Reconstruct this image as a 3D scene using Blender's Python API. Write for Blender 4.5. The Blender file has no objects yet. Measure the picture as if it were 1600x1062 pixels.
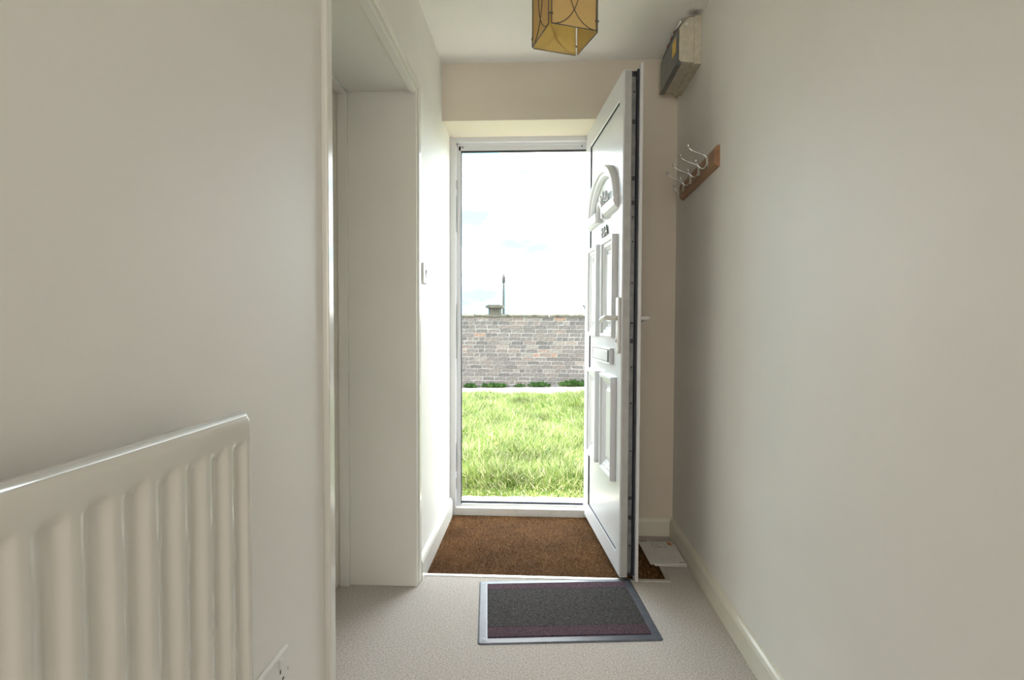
import bpy, bmesh, math, random
import numpy as np
from mathutils import Vector, Matrix

random.seed(7)
rng = np.random.default_rng(7)
scene = bpy.context.scene
C = scene.collection
PI = math.pi

# ------------------------------------------------------------------ camera
CAM_Z, YAW, PITCH, ROLL, FPX = 1.0818, 0.0488, 0.0310, 0.0036, 847.99
cam_d = bpy.data.cameras.new('camera')
cam_d.sensor_fit = 'HORIZONTAL'
cam_d.sensor_width = 36.0
cam_d.lens = FPX / 1600.0 * 36.0
cam_d.clip_start = 0.02
cam_d.clip_end = 500
cam = bpy.data.objects.new('camera', cam_d)
C.objects.link(cam)
R0 = Vector((math.cos(YAW), math.sin(YAW), 0))
F0 = Vector((-math.sin(YAW), math.cos(YAW), 0))
ZZ = Vector((0, 0, 1))
FW = math.cos(PITCH) * F0 - math.sin(PITCH) * ZZ
U0 = math.sin(PITCH) * F0 + math.cos(PITCH) * ZZ
RT = math.cos(ROLL) * R0 + math.sin(ROLL) * U0
UP = math.cos(ROLL) * U0 - math.sin(ROLL) * R0
m = Matrix((RT, UP, -FW)).transposed().to_4x4()
m.translation = Vector((0, 0, CAM_Z))
cam.matrix_world = m
scene.camera = cam

# ------------------------------------------------------------------ view
vs = scene.view_settings
vs.view_transform = 'Standard'
vs.look = 'None'
vs.exposure = 1.15
vs.gamma = 1.0
vs.use_curve_mapping = False

# ------------------------------------------------------------------ sky: bright thin cloud over pale blue
SKY = 4.7
SKYLOC = (5.5, 0.3, 2.2)
w = bpy.data.worlds.new('sky')
scene.world = w
w.use_nodes = True
nt = w.node_tree
nt.nodes.clear()
wo = nt.nodes.new('ShaderNodeOutputWorld')
bg = nt.nodes.new('ShaderNodeBackground')
tc = nt.nodes.new('ShaderNodeTexCoord')
mp = nt.nodes.new('ShaderNodeMapping')
mp.inputs['Scale'].default_value = (3.0, 3.0, 11.0)
mp.inputs['Location'].default_value = SKYLOC
nz = nt.nodes.new('ShaderNodeTexNoise')
nz.inputs['Scale'].default_value = 1.4
nz.inputs['Detail'].default_value = 5
nz.inputs['Roughness'].default_value = 0.55
rp = nt.nodes.new('ShaderNodeValToRGB')
rp.color_ramp.elements[0].position = 0.34
rp.color_ramp.elements[0].color = (0.085, 0.34, 0.48, 1)
rp.color_ramp.elements[1].position = 0.54
rp.color_ramp.elements[1].color = (1.0, 0.93, 0.89, 1)
e = rp.color_ramp.elements.new(0.42)
e.color = (0.13, 0.38, 0.48, 1)
nt.links.new(tc.outputs['Generated'], mp.inputs['Vector'])
nt.links.new(mp.outputs['Vector'], nz.inputs['Vector'])
nt.links.new(nz.outputs['Fac'], rp.inputs['Fac'])
nt.links.new(rp.outputs['Color'], bg.inputs['Color'])
bg.inputs['Strength'].default_value = SKY
nt.links.new(bg.outputs['Background'], wo.inputs['Surface'])

# ------------------------------------------------------------------ sun: from the left, a little behind the house
sd = bpy.data.lights.new('sun', 'SUN')
sd.energy = 6.5
sd.angle = math.radians(1.0)
sd.color = (1.0, 0.94, 0.84)
sun = bpy.data.objects.new('sun', sd)
C.objects.link(sun)
sun.location = (-6, -2, 9)
el = math.radians(56)
to_sun = Vector((-0.999 * math.cos(el), 0.03 * math.cos(el), math.sin(el)))
sun.rotation_euler = to_sun.to_track_quat('Z', 'Y').to_euler()

# ------------------------------------------------------------------ added fill lamp, unseen, just inside the window behind the camera
BACK_Y = -2.8
ad = bpy.data.lights.new('back_fill_light', 'AREA')
ad.shape = 'RECTANGLE'
ad.size, ad.size_y = 2.9, 1.5
ad.energy = 21
ad.color = (1.0, 0.91, 0.81)
al = bpy.data.objects.new('back_fill_light', ad)
C.objects.link(al)
al.location = (0.1, BACK_Y + 0.02, 1.45)
al.rotation_euler = (math.radians(90), 0, 0)      # faces +Y, into the room
al.rotation_euler = Vector((0, -1, 0)).to_track_quat('Z', 'Y').to_euler()

# ================================================================== materials
MATS = {}
def mat(name, col, rough=0.5, col2=None, scale=8.0, bump=0.0, bscale=60.0, metal=0.0, detail=4.0,
        island=None, lo=0.35, hi=0.65, stretch=(1, 1, 1), spec=0.5, bump_dist=0.002):
    if name in MATS:
        return MATS[name]
    ma = bpy.data.materials.new(name)
    ma.use_nodes = True
    t = ma.node_tree
    b = t.nodes['Principled BSDF']
    b.inputs['Base Color'].default_value = (*col, 1)
    b.inputs['Roughness'].default_value = rough
    b.inputs['Metallic'].default_value = metal
    b.inputs['Specular IOR Level'].default_value = spec
    co = t.nodes.new('ShaderNodeTexCoord')
    mpn = t.nodes.new('ShaderNodeMapping')
    mpn.inputs['Scale'].default_value = stretch
    t.links.new(co.outputs['Object'], mpn.inputs['Vector'])
    if col2 is not None:
        n = t.nodes.new('ShaderNodeTexNoise')
        n.inputs['Scale'].default_value = scale
        n.inputs['Detail'].default_value = detail
        r = t.nodes.new('ShaderNodeValToRGB')
        r.color_ramp.elements[0].position = lo
        r.color_ramp.elements[1].position = hi
        r.color_ramp.elements[0].color = (*col, 1)
        r.color_ramp.elements[1].color = (*col2, 1)
        t.links.new(mpn.outputs['Vector'], n.inputs['Vector'])
        t.links.new(n.outputs['Fac'], r.inputs['Fac'])
        t.links.new(r.outputs['Color'], b.inputs['Base Color'])
    if bump:
        n2 = t.nodes.new('ShaderNodeTexNoise')
        n2.inputs['Scale'].default_value = bscale
        n2.inputs['Detail'].default_value = 3
        bp = t.nodes.new('ShaderNodeBump')
        bp.inputs['Strength'].default_value = bump
        bp.inputs['Distance'].default_value = bump_dist
        t.links.new(mpn.outputs['Vector'], n2.inputs['Vector'])
        t.links.new(n2.outputs['Fac'], bp.inputs['Height'])
        t.links.new(bp.outputs['Normal'], b.inputs['Normal'])
    MATS[name] = ma
    return ma

def add_stain(ma, centre, radius, colour):
    t = ma.node_tree
    b = t.nodes['Principled BSDF']
    src = b.inputs['Base Color'].links[0].from_socket
    co = t.nodes.new('ShaderNodeTexCoord')
    n = t.nodes.new('ShaderNodeTexNoise'); n.inputs['Scale'].default_value = 45; n.inputs['Detail'].default_value = 5
    t.links.new(co.outputs['Object'], n.inputs['Vector'])
    d = t.nodes.new('ShaderNodeVectorMath'); d.operation = 'DISTANCE'
    d.inputs[1].default_value = centre
    t.links.new(co.outputs['Object'], d.inputs[0])
    mu = t.nodes.new('ShaderNodeMath'); mu.operation = 'MULTIPLY_ADD'
    mu.inputs[1].default_value = radius * 1.2; 
    t.links.new(n.outputs['Fac'], mu.inputs[0]); t.links.new(d.outputs['Value'], mu.inputs[2])
    mr = t.nodes.new('ShaderNodeMapRange')
    mr.inputs['From Min'].default_value = radius * .75; mr.inputs['From Max'].default_value = radius * 1.7
    mr.inputs['To Min'].default_value = 0.85; mr.inputs['To Max'].default_value = 0.0
    t.links.new(mu.outputs[0], mr.inputs['Value'])
    mx = t.nodes.new('ShaderNodeMix'); mx.data_type = 'RGBA'
    mx.inputs[7].default_value = (*colour, 1)
    t.links.new(mr.outputs['Result'], mx.inputs[0]); t.links.new(src, mx.inputs[6])
    t.links.new(mx.outputs[2], b.inputs['Base Color'])

def island_mat(name, stops, rough=0.8, noise=0.25, nscale=30.0, translucent=0.0, bump=0.0):
    """colour chosen per piece (per object and per mesh island), with a little noise on top"""
    ma = bpy.data.materials.new(name)
    ma.use_nodes = True
    t = ma.node_tree
    b = t.nodes['Principled BSDF']
    b.inputs['Roughness'].default_value = rough
    b.inputs['Specular IOR Level'].default_value = 0.25
    g = t.nodes.new('ShaderNodeNewGeometry')
    oi = t.nodes.new('ShaderNodeObjectInfo')
    ad_ = t.nodes.new('ShaderNodeMath'); ad_.operation = 'ADD'
    fr = t.nodes.new('ShaderNodeMath'); fr.operation = 'FRACT'
    t.links.new(g.outputs['Random Per Island'], ad_.inputs[0])
    t.links.new(oi.outputs['Random'], ad_.inputs[1])
    t.links.new(ad_.outputs[0], fr.inputs[0])
    r = t.nodes.new('ShaderNodeValToRGB')
    cr = r.color_ramp
    while len(cr.elements) < len(stops):
        cr.elements.new(0.5)
    for el_, (p_, c_) in zip(cr.elements, stops):
        el_.position = p_
        el_.color = (*c_, 1)
    t.links.new(fr.outputs[0], r.inputs['Fac'])
    co = t.nodes.new('ShaderNodeTexCoord')
    n = t.nodes.new('ShaderNodeTexNoise')
    n.inputs['Scale'].default_value = nscale
    n.inputs['Detail'].default_value = 4
    t.links.new(co.outputs['Object'], n.inputs['Vector'])
    mr = t.nodes.new('ShaderNodeMapRange')
    mr.inputs['To Min'].default_value = 1 - noise
    mr.inputs['To Max'].default_value = 1 + noise
    mr.inputs['From Min'].default_value = 0.3
    mr.inputs['From Max'].default_value = 0.7
    t.links.new(n.outputs['Fac'], mr.inputs['Value'])
    mx = t.nodes.new('ShaderNodeVectorMath'); mx.operation = 'SCALE'
    t.links.new(r.outputs['Color'], mx.inputs[0])
    t.links.new(mr.outputs['Result'], mx.inputs['Scale'])
    t.links.new(mx.outputs['Vector'], b.inputs['Base Color'])
    if bump:
        bp = t.nodes.new('ShaderNodeBump')
        bp.inputs['Strength'].default_value = bump
        bp.inputs['Distance'].default_value = 0.004
        t.links.new(n.outputs['Fac'], bp.inputs['Height'])
        t.links.new(bp.outputs['Normal'], b.inputs['Normal'])
    if translucent:
        tr = t.nodes.new('ShaderNodeBsdfTranslucent')
        ms = t.nodes.new('ShaderNodeMixShader')
        ms.inputs['Fac'].default_value = translucent
        t.links.new(mx.outputs['Vector'], tr.inputs['Color'])
        out = t.nodes['Material Output']
        t.links.new(b.outputs[0], ms.inputs[1])
        t.links.new(tr.outputs[0], ms.inputs[2])
        t.links.new(ms.outputs[0], out.inputs['Surface'])
    MATS[name] = ma
    return ma

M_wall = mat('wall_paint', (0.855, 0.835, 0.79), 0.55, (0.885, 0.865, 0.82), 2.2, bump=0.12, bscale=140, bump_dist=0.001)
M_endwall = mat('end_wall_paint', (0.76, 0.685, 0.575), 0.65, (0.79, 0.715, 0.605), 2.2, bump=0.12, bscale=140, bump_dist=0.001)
M_ceil = mat('ceiling_paint', (0.90, 0.88, 0.84), 0.8, (0.92, 0.90, 0.86), 3.0, bump=0.15, bscale=90, bump_dist=0.001)
add_stain(M_ceil, (0.655, 2.375, 2.40), .034, (0.10, 0.095, 0.085))
M_gloss = mat('white_gloss_paint', (0.80, 0.79, 0.74), 0.16, (0.83, 0.82, 0.765), 3.0, bump=0.05, bscale=25)
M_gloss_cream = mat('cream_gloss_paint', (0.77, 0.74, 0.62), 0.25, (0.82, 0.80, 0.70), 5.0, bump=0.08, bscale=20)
M_door = mat('cupboard_door_paint', (0.76, 0.74, 0.66), 0.4, (0.79, 0.77, 0.69), 2.0)
M_upvc = mat('white_upvc', (0.70, 0.705, 0.725), 0.28, (0.72, 0.725, 0.745), 2.0)
M_upvc_dirty = mat('weathered_upvc', (0.73, 0.73, 0.71), 0.35, (0.62, 0.60, 0.55), 22.0, lo=0.55, hi=0.85)
M_gasket = mat('black_gasket', (0.02, 0.022, 0.035), 0.5, (0.03, 0.032, 0.05), 20)
M_greyedge = mat('grey_edge_seal', (0.46, 0.46, 0.45), 0.45, (0.52, 0.52, 0.51), 30)
M_lockstrip = mat('lock_steel', (0.16, 0.165, 0.17), 0.42, (0.24, 0.245, 0.25), 24, metal=0.6)
M_dark = mat('dark_recess', (0.03, 0.03, 0.035), 0.7, (0.045, 0.045, 0.05), 30)
M_chrome = mat('chrome', (0.62, 0.63, 0.64), 0.22, (0.7, 0.7, 0.7), 30, metal=1.0)
M_alu = mat('aluminium_trim', (0.62, 0.61, 0.58), 0.38, (0.72, 0.71, 0.68), 40, metal=0.85)
M_number = mat('bronze_number', (0.14, 0.12, 0.10), 0.45, (0.2, 0.17, 0.13), 40, metal=0.4)
M_handle = mat('handle_white', (0.72, 0.71, 0.68), 0.3, (0.77, 0.76, 0.73), 10)
M_carpet = mat('beige_carpet', (0.45, 0.405, 0.37), 0.95, (0.85, 0.79, 0.745), 190.0, bump=0.9, bscale=420, detail=6, lo=0.3, hi=0.7, spec=0.1, bump_dist=0.004)
M_coir_base = mat('coir_backing', (0.06, 0.027, 0.011), 0.95, (0.13, 0.062, 0.025), 90.0, bump=0.6, bscale=200, spec=0.1)
M_rubber = mat('rubber_border', (0.10, 0.112, 0.145), 0.30, (0.125, 0.137, 0.17), 30.0, bump=0.15, bscale=200)
M_matgrey = mat('charcoal_mat_pile', (0.020, 0.0190, 0.020), 0.95, (0.125, 0.115, 0.115), 260.0, bump=0.8, bscale=500, detail=6, spec=0.1)
M_matpurple = mat('plum_mat_pile', (0.040, 0.025, 0.033), 0.95, (0.16, 0.105, 0.13), 260.0, bump=0.8, bscale=500, detail=6, spec=0.1)
M_rad = mat('radiator_enamel', (0.74, 0.725, 0.67), 0.14, (0.76, 0.745, 0.69), 4.0, bump=0.03, bscale=80)
M_plastic = mat('white_plastic', (0.82, 0.82, 0.80), 0.3, (0.84, 0.84, 0.82), 10)
M_meter = mat('aged_cream_plastic', (0.60, 0.55, 0.43), 0.5, (0.72, 0.67, 0.55), 38.0, bump=0.2, bscale=150, detail=8)
M_metercover = mat('smoked_grey_plastic', (0.115, 0.125, 0.125), 0.35, (0.15, 0.16, 0.16), 20)
M_yellow = mat('yellow_sticker', (0.75, 0.50, 0.10), 0.5, (0.8, 0.55, 0.13), 30)
M_red = mat('red_print', (0.45, 0.10, 0.12), 0.5, (0.5, 0.13, 0.15), 60)
M_wood = mat('oak_wood', (0.30, 0.155, 0.08), 0.42, (0.46, 0.27, 0.15), 24.0, stretch=(1, 0.12, 1), detail=6, bump=0.1, bscale=60)
M_paper = mat('envelope_paper', (0.80, 0.79, 0.76), 0.7, (0.84, 0.83, 0.80), 20)
M_print = mat('grey_print', (0.36, 0.40, 0.39), 0.7, (0.44, 0.48, 0.47), 60)
M_ink = mat('black_ink', (0.05, 0.05, 0.06), 0.7, (0.08, 0.08, 0.09), 60)
M_stamp = mat('orange_stamp', (0.55, 0.20, 0.06), 0.6, (0.65, 0.35, 0.15), 200)
M_wire = mat('dark_bronze_wire', (0.13, 0.115, 0.10), 0.4, (0.19, 0.17, 0.15), 60, metal=0.7)
M_mortar = mat('pale_mortar', (0.22, 0.205, 0.19), 0.9, (0.30, 0.285, 0.265), 12.0, bump=0.4, bscale=60)
M_coping = mat('mossy_coping', (0.045, 0.042, 0.028), 0.95, (0.12, 0.108, 0.085), 14.0, bump=0.6, bscale=40, detail=7)
M_capstone = mat('cap_concrete', (0.055, 0.049, 0.038), 0.9, (0.095, 0.084, 0.067), 16.0, bump=0.5, bscale=50)
M_slab = mat('gravel_concrete', (0.10, 0.085, 0.07), 0.9, (0.62, 0.57, 0.51), 75.0, bump=0.7, bscale=120, lo=0.32, hi=0.46)
M_road = mat('pink_tarmac', (0.24, 0.20, 0.188), 0.9, (0.29, 0.25, 0.235), 30.0, bump=0.3, bscale=150)
M_soil = mat('turf_soil', (0.05, 0.075, 0.018), 0.95, (0.09, 0.11, 0.03), 18.0, bump=0.5, bscale=60)
M_field = mat('field_green', (0.14, 0.18, 0.06), 0.95, (0.2, 0.22, 0.09), 2.0)
M_pole = mat('weathered_pole', (0.03, 0.03, 0.03), 0.9, (0.05, 0.05, 0.05), 10)
M_cable = mat('overhead_cable', (0.35, 0.38, 0.40), 0.7, (0.4, 0.42, 0.44), 10)
M_render = mat('house_render', (0.62, 0.59, 0.53), 0.9, (0.68, 0.65, 0.59), 10.0, bump=0.4, bscale=80)
M_roomfloor = M_carpet
M_brick = island_mat('brick_faces', [(0.0, (0.088, 0.080, 0.075)), (0.25, (0.125, 0.110, 0.100)), (0.48, (0.105, 0.095, 0.089)),
                                     (0.66, (0.150, 0.120, 0.103)), (0.8, (0.118, 0.105, 0.097)), (0.93, (0.17, 0.150, 0.132)), (0.99, (0.20, 0.125, 0.092))],
                     0.9, 0.35, 22.0, bump=0.7)
M_grass = island_mat('grass_blades', [(0.0, (0.050, 0.115, 0.016)), (0.3, (0.125, 0.20, 0.036)), (0.6, (0.20, 0.255, 0.062)), (0.85, (0.32, 0.335, 0.15)), (1.0, (0.48, 0.455, 0.30))],
                     0.42, 0.4, 2.5, translucent=0.25)
M_weed = island_mat('weed_leaves', [(0.0, (0.02, 0.055, 0.012)), (0.5, (0.035, 0.085, 0.02)), (1.0, (0.06, 0.12, 0.03))], 0.5, 0.2, 10, translucent=0.2)
M_coir = island_mat('coir_fibres', [(0.0, (0.065, 0.029, 0.011)), (0.4, (0.18, 0.086, 0.031)), (0.8, (0.31, 0.165, 0.062)), (1.0, (0.46, 0.30, 0.16))], 0.8, 0.6, 6.0)
M_dandelion = mat('dandelion_yellow', (0.85, 0.55, 0.02), 0.6, (0.9, 0.65, 0.05), 50)

def shade_material():
    ma = bpy.data.materials.new('amber_fabric')
    ma.use_nodes = True
    t = ma.node_tree
    b = t.nodes['Principled BSDF']
    b.inputs['Roughness'].default_value = 0.75
    b.inputs['Specular IOR Level'].default_value = 0.2
    co = t.nodes.new('ShaderNodeTexCoord')
    n = t.nodes.new('ShaderNodeTexNoise'); n.inputs['Scale'].default_value = 140; n.inputs['Detail'].default_value = 4
    r = t.nodes.new('ShaderNodeValToRGB')
    r.color_ramp.elements[0].position = 0.3; r.color_ramp.elements[0].color = (0.66, 0.54, 0.33, 1)
    r.color_ramp.elements[1].position = 0.7; r.color_ramp.elements[1].color = (0.76, 0.64, 0.42, 1)
    t.links.new(co.outputs['Object'], n.inputs['Vector'])
    t.links.new(n.outputs['Fac'], r.inputs['Fac'])
    t.links.new(r.outputs['Color'], b.inputs['Base Color'])
    tr = t.nodes.new('ShaderNodeBsdfTranslucent')
    tr.inputs['Color'].default_value = (1.0, 0.84, 0.46, 1)
    ms = t.nodes.new('ShaderNodeMixShader'); ms.inputs['Fac'].default_value = 0.6
    t.links.new(b.outputs[0], ms.inputs[1]); t.links.new(tr.outputs[0], ms.inputs[2])
    t.links.new(ms.outputs[0], t.nodes['Material Output'].inputs['Surface'])
    return ma
M_shade = shade_material()

def glass_material():
    ma = bpy.data.materials.new('frosted_glass')
    ma.use_nodes = True
    t = ma.node_tree
    b = t.nodes['Principled BSDF']
    b.inputs['Base Color'].default_value = (0.95, 0.97, 0.98, 1)
    b.inputs['Transmission Weight'].default_value = 0.2
    b.inputs['IOR'].default_value = 1.45
    co = t.nodes.new('ShaderNodeTexCoord')
    n = t.nodes.new('ShaderNodeTexNoise'); n.inputs['Scale'].default_value = 60
    mr = t.nodes.new('ShaderNodeMapRange'); mr.inputs['To Min'].default_value = 0.05; mr.inputs['To Max'].default_value = 0.12
    t.links.new(co.outputs['Object'], n.inputs['Vector'])
    t.links.new(n.outputs['Fac'], mr.inputs['Value'])
    t.links.new(mr.outputs['Result'], b.inputs['Roughness'])
    return ma
M_glass = glass_material()

# ================================================================== geometry helpers
def add_box(bm, x0, x1, y0, y1, z0, z1, bevel=0.0, seg=2):
    v = [bm.verts.new(p) for p in ((x0, y0, z0), (x1, y0, z0), (x1, y1, z0), (x0, y1, z0),
                                    (x0, y0, z1), (x1, y0, z1), (x1, y1, z1), (x0, y1, z1))]
    fs = [bm.faces.new([v[i] for i in q]) for q in ((3, 2, 1, 0), (4, 5, 6, 7), (0, 1, 5, 4), (1, 2, 6, 5), (2, 3, 7, 6), (3, 0, 4, 7))]
    if bevel > 0:
        es = list({e for f in fs for e in f.edges})
        bmesh.ops.bevel(bm, geom=es, offset=bevel, segments=seg, affect='EDGES', profile=0.6)
    return bm

def add_prism(bm, poly, axis, a0, a1, bevel=0.0):
    """poly: 2D points; axis: 'x','y','z' extrusion axis"""
    def P(p, a):
        return {'x': (a, p[0], p[1]), 'y': (p[0], a, p[1]), 'z': (p[0], p[1], a)}[axis]
    A = [bm.verts.new(P(p, a0)) for p in poly]
    B = [bm.verts.new(P(p, a1)) for p in poly]
    n = len(poly)
    fs = [bm.faces.new(A[::-1]), bm.faces.new(B)]
    for i in range(n):
        fs.append(bm.faces.new((A[i], A[(i + 1) % n], B[(i + 1) % n], B[i])))
    if bevel > 0:
        es = list({e for f in fs for e in f.edges})
        bmesh.ops.bevel(bm, geom=es, offset=bevel, segments=2, affect='EDGES', profile=0.6)
    bmesh.ops.recalc_face_normals(bm, faces=bm.faces[:])
    return bm

def add_tube(bm, pts, r, n=8, cap=True):
    pts = [Vector(p) for p in pts]
    rad = r if isinstance(r, (list, tuple)) else [r] * len(pts)
    rings = []
    up = None
    for i, p in enumerate(pts):
        if i == 0: d = pts[1] - pts[0]
        elif i == len(pts) - 1: d = pts[-1] - pts[-2]
        else: d = (pts[i + 1] - p).normalized() + (p - pts[i - 1]).normalized()
        d.normalize()
        if up is None:
            up = d.orthogonal().normalized()
        else:
            up = (up - d * up.dot(d))
            up = up.normalized() if up.length > 1e-6 else d.orthogonal().normalized()
        sd_ = d.cross(up)
        rings.append([bm.verts.new(p + rad[i] * (math.cos(2 * PI * k / n) * up + math.sin(2 * PI * k / n) * sd_)) for k in range(n)])
    for a_, b_ in zip(rings[:-1], rings[1:]):
        for k in range(n):
            f = bm.faces.new((a_[k], a_[(k + 1) % n], b_[(k + 1) % n], b_[k]))
            f.smooth = True
    if cap:
        bm.faces.new(rings[0][::-1]); bm.faces.new(rings[-1])
    return bm

def add_ball(bm, c, r, seg=12):
    res = bmesh.ops.create_uvsphere(bm, u_segments=seg, v_segments=max(6, seg // 2), radius=r, matrix=Matrix.Translation(c))
    for v in res['verts']:
        for f in v.link_faces: f.smooth = True
    return bm

def add_loop_profile(bm, path, closed, profile, place):
    """sweep a 2D profile (inward offset o, height h) along a 2D path; place(x, z, h) -> 3D.
    path is traversed so that inward is on its left; mitred corners."""
    n = len(path)
    P = [Vector((p[0], p[1])) for p in path]
    rings = []
    for i in range(n):
        if closed or 0 < i < n - 1:
            d1 = (P[i] - P[(i - 1) % n]).normalized(); d2 = (P[(i + 1) % n] - P[i]).normalized()
        elif i == 0:
            d1 = d2 = (P[1] - P[0]).normalized()
        else:
            d1 = d2 = (P[-1] - P[-2]).normalized()
        n1 = Vector((-d1.y, d1.x)); n2 = Vector((-d2.y, d2.x))
        mn = (n1 + n2).normalized()
        k = 1.0 / max(0.3, mn.dot(n1))
        rings.append([bm.verts.new(place(P[i].x + mn.x * o * k, P[i].y + mn.y * o * k, h)) for o, h in profile])
    cnt = n if closed else n - 1
    for i in range(cnt):
        a_, b_ = rings[i], rings[(i + 1) % n]
        for k in range(len(profile) - 1):
            bm.faces.new((a_[k], b_[k], b_[k + 1], a_[k + 1]))
    if not closed:
        bm.faces.new(rings[0]); bm.faces.new(rings[-1][::-1])
    bmesh.ops.recalc_face_normals(bm, faces=bm.faces[:])
    return bm

def obj(name, bm, material, parent=None, loc=(0, 0, 0), rot=(0, 0, 0), smooth=False):
    me = bpy.data.meshes.new(name)
    bm.normal_update()
    bm.to_mesh(me); bm.free()
    me.materials.append(material)
    if smooth:
        for p_ in me.polygons: p_.use_smooth = True
    o = bpy.data.objects.new(name, me)
    C.objects.link(o)
    o.location = loc; o.rotation_euler = rot
    if parent is not None: o.parent = parent
    return o

def NB(): return bmesh.new()
def box(name, x0, x1, y0, y1, z0, z1, material, parent=None, bevel=0.0, **k):
    return obj(name, add_box(NB(), x0, x1, y0, y1, z0, z1, bevel), material, parent, **k)

def tag(o, label, cat, group=None, kind=None):
    o['label'] = label; o['category'] = cat
    if group: o['group'] = group
    if kind: o['kind'] = kind
    return o

def thing(name, label, cat, loc=(0, 0, 0), rot=(0, 0, 0), group=None, kind=None):
    o = bpy.data.objects.new(name, None)
    o.empty_display_size = 0.1
    C.objects.link(o)
    o.location = loc; o.rotation_euler = rot
    return tag(o, label, cat, group, kind)

def struct(o, label, cat): return tag(o, label, cat, kind='structure')

# ================================================================== room shell
A, B, D, H = 0.498, 0.689, 2.786, 2.40          # left wall, right wall, end wall, ceiling
FY = 3.03                                       # inner face of the front door frame
OUT = 3.13                                      # outer face of the house
YN, YJ = 1.2295, 2.205                          # cupboard opening along the left wall
HEAD = 2.035
LX = -0.90                                      # back of the deep left wall
BKY0 = -0.75                                    # where the passage opens into the room behind
LINT = 2.112
RX0, RX1 = -2.2, 2.4

# floor (carpet with a sunk well for the coir mat)
MATY0, MATX1, MATY1 = 2.285, 0.545, 2.71
bm = NB()
add_box(bm, RX0 - .1, RX1 + .1, BACK_Y - .2, MATY0, -0.05, 0.0)
add_box(bm, MATX1, B + 0.02, MATY0, D + 0.05, -0.05, 0.0)
add_box(bm, 0.40, MATX1, MATY1, D + 0.05, -0.05, 0.0)
add_box(bm, RX0 - .1, RX1 + .1, BACK_Y - .2, OUT, -0.20, -0.05)
struct(obj('floor', bm, M_carpet), 'beige fitted carpet covering the hallway floor', 'floor')
struct(box('ceiling', RX0 - .2, RX1 + .2, BACK_Y - .2, OUT, H, H + .18, M_ceil), 'plain white painted hallway ceiling', 'ceiling')

# left wall, in the pieces around the cupboard opening
wl = box('wall_left', LX, -A, BKY0, YN, 0, H, M_wall)
struct(wl, 'cream painted left wall behind the radiator', 'wall')
o_ = struct(box('wall_left_header', LX, -A, YN, YJ, HEAD + .0, H, M_wall), 'cream wall above the cupboard doorway', 'wall')
o_ = struct(box('wall_left_far', LX, -A, YJ, OUT, -0.05, H, M_wall), 'bright narrow left wall with the light switch', 'wall')
struct(box('wall_left_outer', LX - .12, LX, BKY0, OUT, -0.2, H, M_render), 'outer leaf of the left wall behind the cupboard', 'wall')
struct(box('wall_right', B, B + .3, BKY0, OUT, -0.2, H, M_wall), 'long plain cream right wall with the coat rack', 'wall')
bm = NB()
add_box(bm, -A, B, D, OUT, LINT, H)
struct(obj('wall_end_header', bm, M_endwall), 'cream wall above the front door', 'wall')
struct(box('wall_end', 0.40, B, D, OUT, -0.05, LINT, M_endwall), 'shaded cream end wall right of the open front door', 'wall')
# room behind the camera; its window is added to go with the fill lamp
struct(box('wall_room_left', RX0 - .15, RX0, BACK_Y, BKY0, 0, H, M_wall), 'left wall of the room behind the hallway', 'wall')
struct(box('wall_room_right', RX1, RX1 + .15, BACK_Y, BKY0, 0, H, M_wall), 'right wall of the room behind the hallway', 'wall')
struct(box('wall_room_front_left', RX0 - .15, LX, BKY0, BKY0 + .12, -.05, H, M_wall), 'return wall left of the hallway mouth', 'wall')
struct(box('wall_room_front_right', B + .3, RX1 + .15, BKY0, BKY0 + .12, -.05, H, M_wall), 'return wall right of the hallway mouth', 'wall')
bm = NB()
WX0, WX1, WZ0, WZ1 = -1.4, 1.6, 0.65, 2.25
add_box(bm, RX0 - .15, WX0, BACK_Y - .2, BACK_Y, 0, H)
add_box(bm, WX1, RX1 + .15, BACK_Y - .2, BACK_Y, 0, H)
add_box(bm, WX0, WX1, BACK_Y - .2, BACK_Y, 0, WZ0)
add_box(bm, WX0, WX1, BACK_Y - .2, BACK_Y, WZ1, H)
struct(obj('wall_back', bm, M_wall), 'wall with the added wide window behind the camera', 'wall')
win = thing('added_window_1', 'added wide white framed window in the unseen room behind', 'window', (0.1, BACK_Y - .1, WZ0), kind='structure')
for x0 in (-1.5, -0.53, 0.47, 1.44):
    box('window_bar', x0, x0 + .06, -.03, .03, 0, WZ1 - WZ0, M_upvc, win, .004)
for z0 in (0, WZ1 - WZ0 - .06):
    box('window_rail', -1.5, 1.5, -.03, .03, z0, z0 + .06, M_upvc, win, .004)
for x0, x1 in ((-1.44, -.53), (-.47, .47), (.53, 1.44)):
    box('pane', x0, x1, -.004, .004, .06, WZ1 - WZ0 - .06, M_glass, win)

# skirting boards
def skirting(name, poly, axis, a0, a1, material, label):
    o = obj(name, add_prism(NB(), poly, axis, a0, a1), material)
    return struct(o, label, 'skirting board')
SK = lambda s, x: [(x, -.03), (x + s * .018, -.03), (x + s * .018, .072), (x + s * .014, .084), (x + s * .008, .092), (x, .094)]
skirting('baseboard_left', SK(1, -A), 'y', YJ + .02, FY, M_gloss, 'white skirting board along the bright left wall by the front door')
skirting('baseboard_left_near', SK(1, -A), 'y', BKY0, YN - .01, M_gloss, 'skirting board on the left wall under the radiator')
skirting('baseboard_right', SK(-1, B), 'y', BKY0, D - .018, M_gloss_cream, 'glossy cream skirting board along the right wall')
skirting('baseboard_end', SK(-1, D), 'x', 0.41, B, M_gloss_cream, 'cream skirting board on the shaded end wall behind the door')

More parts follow.
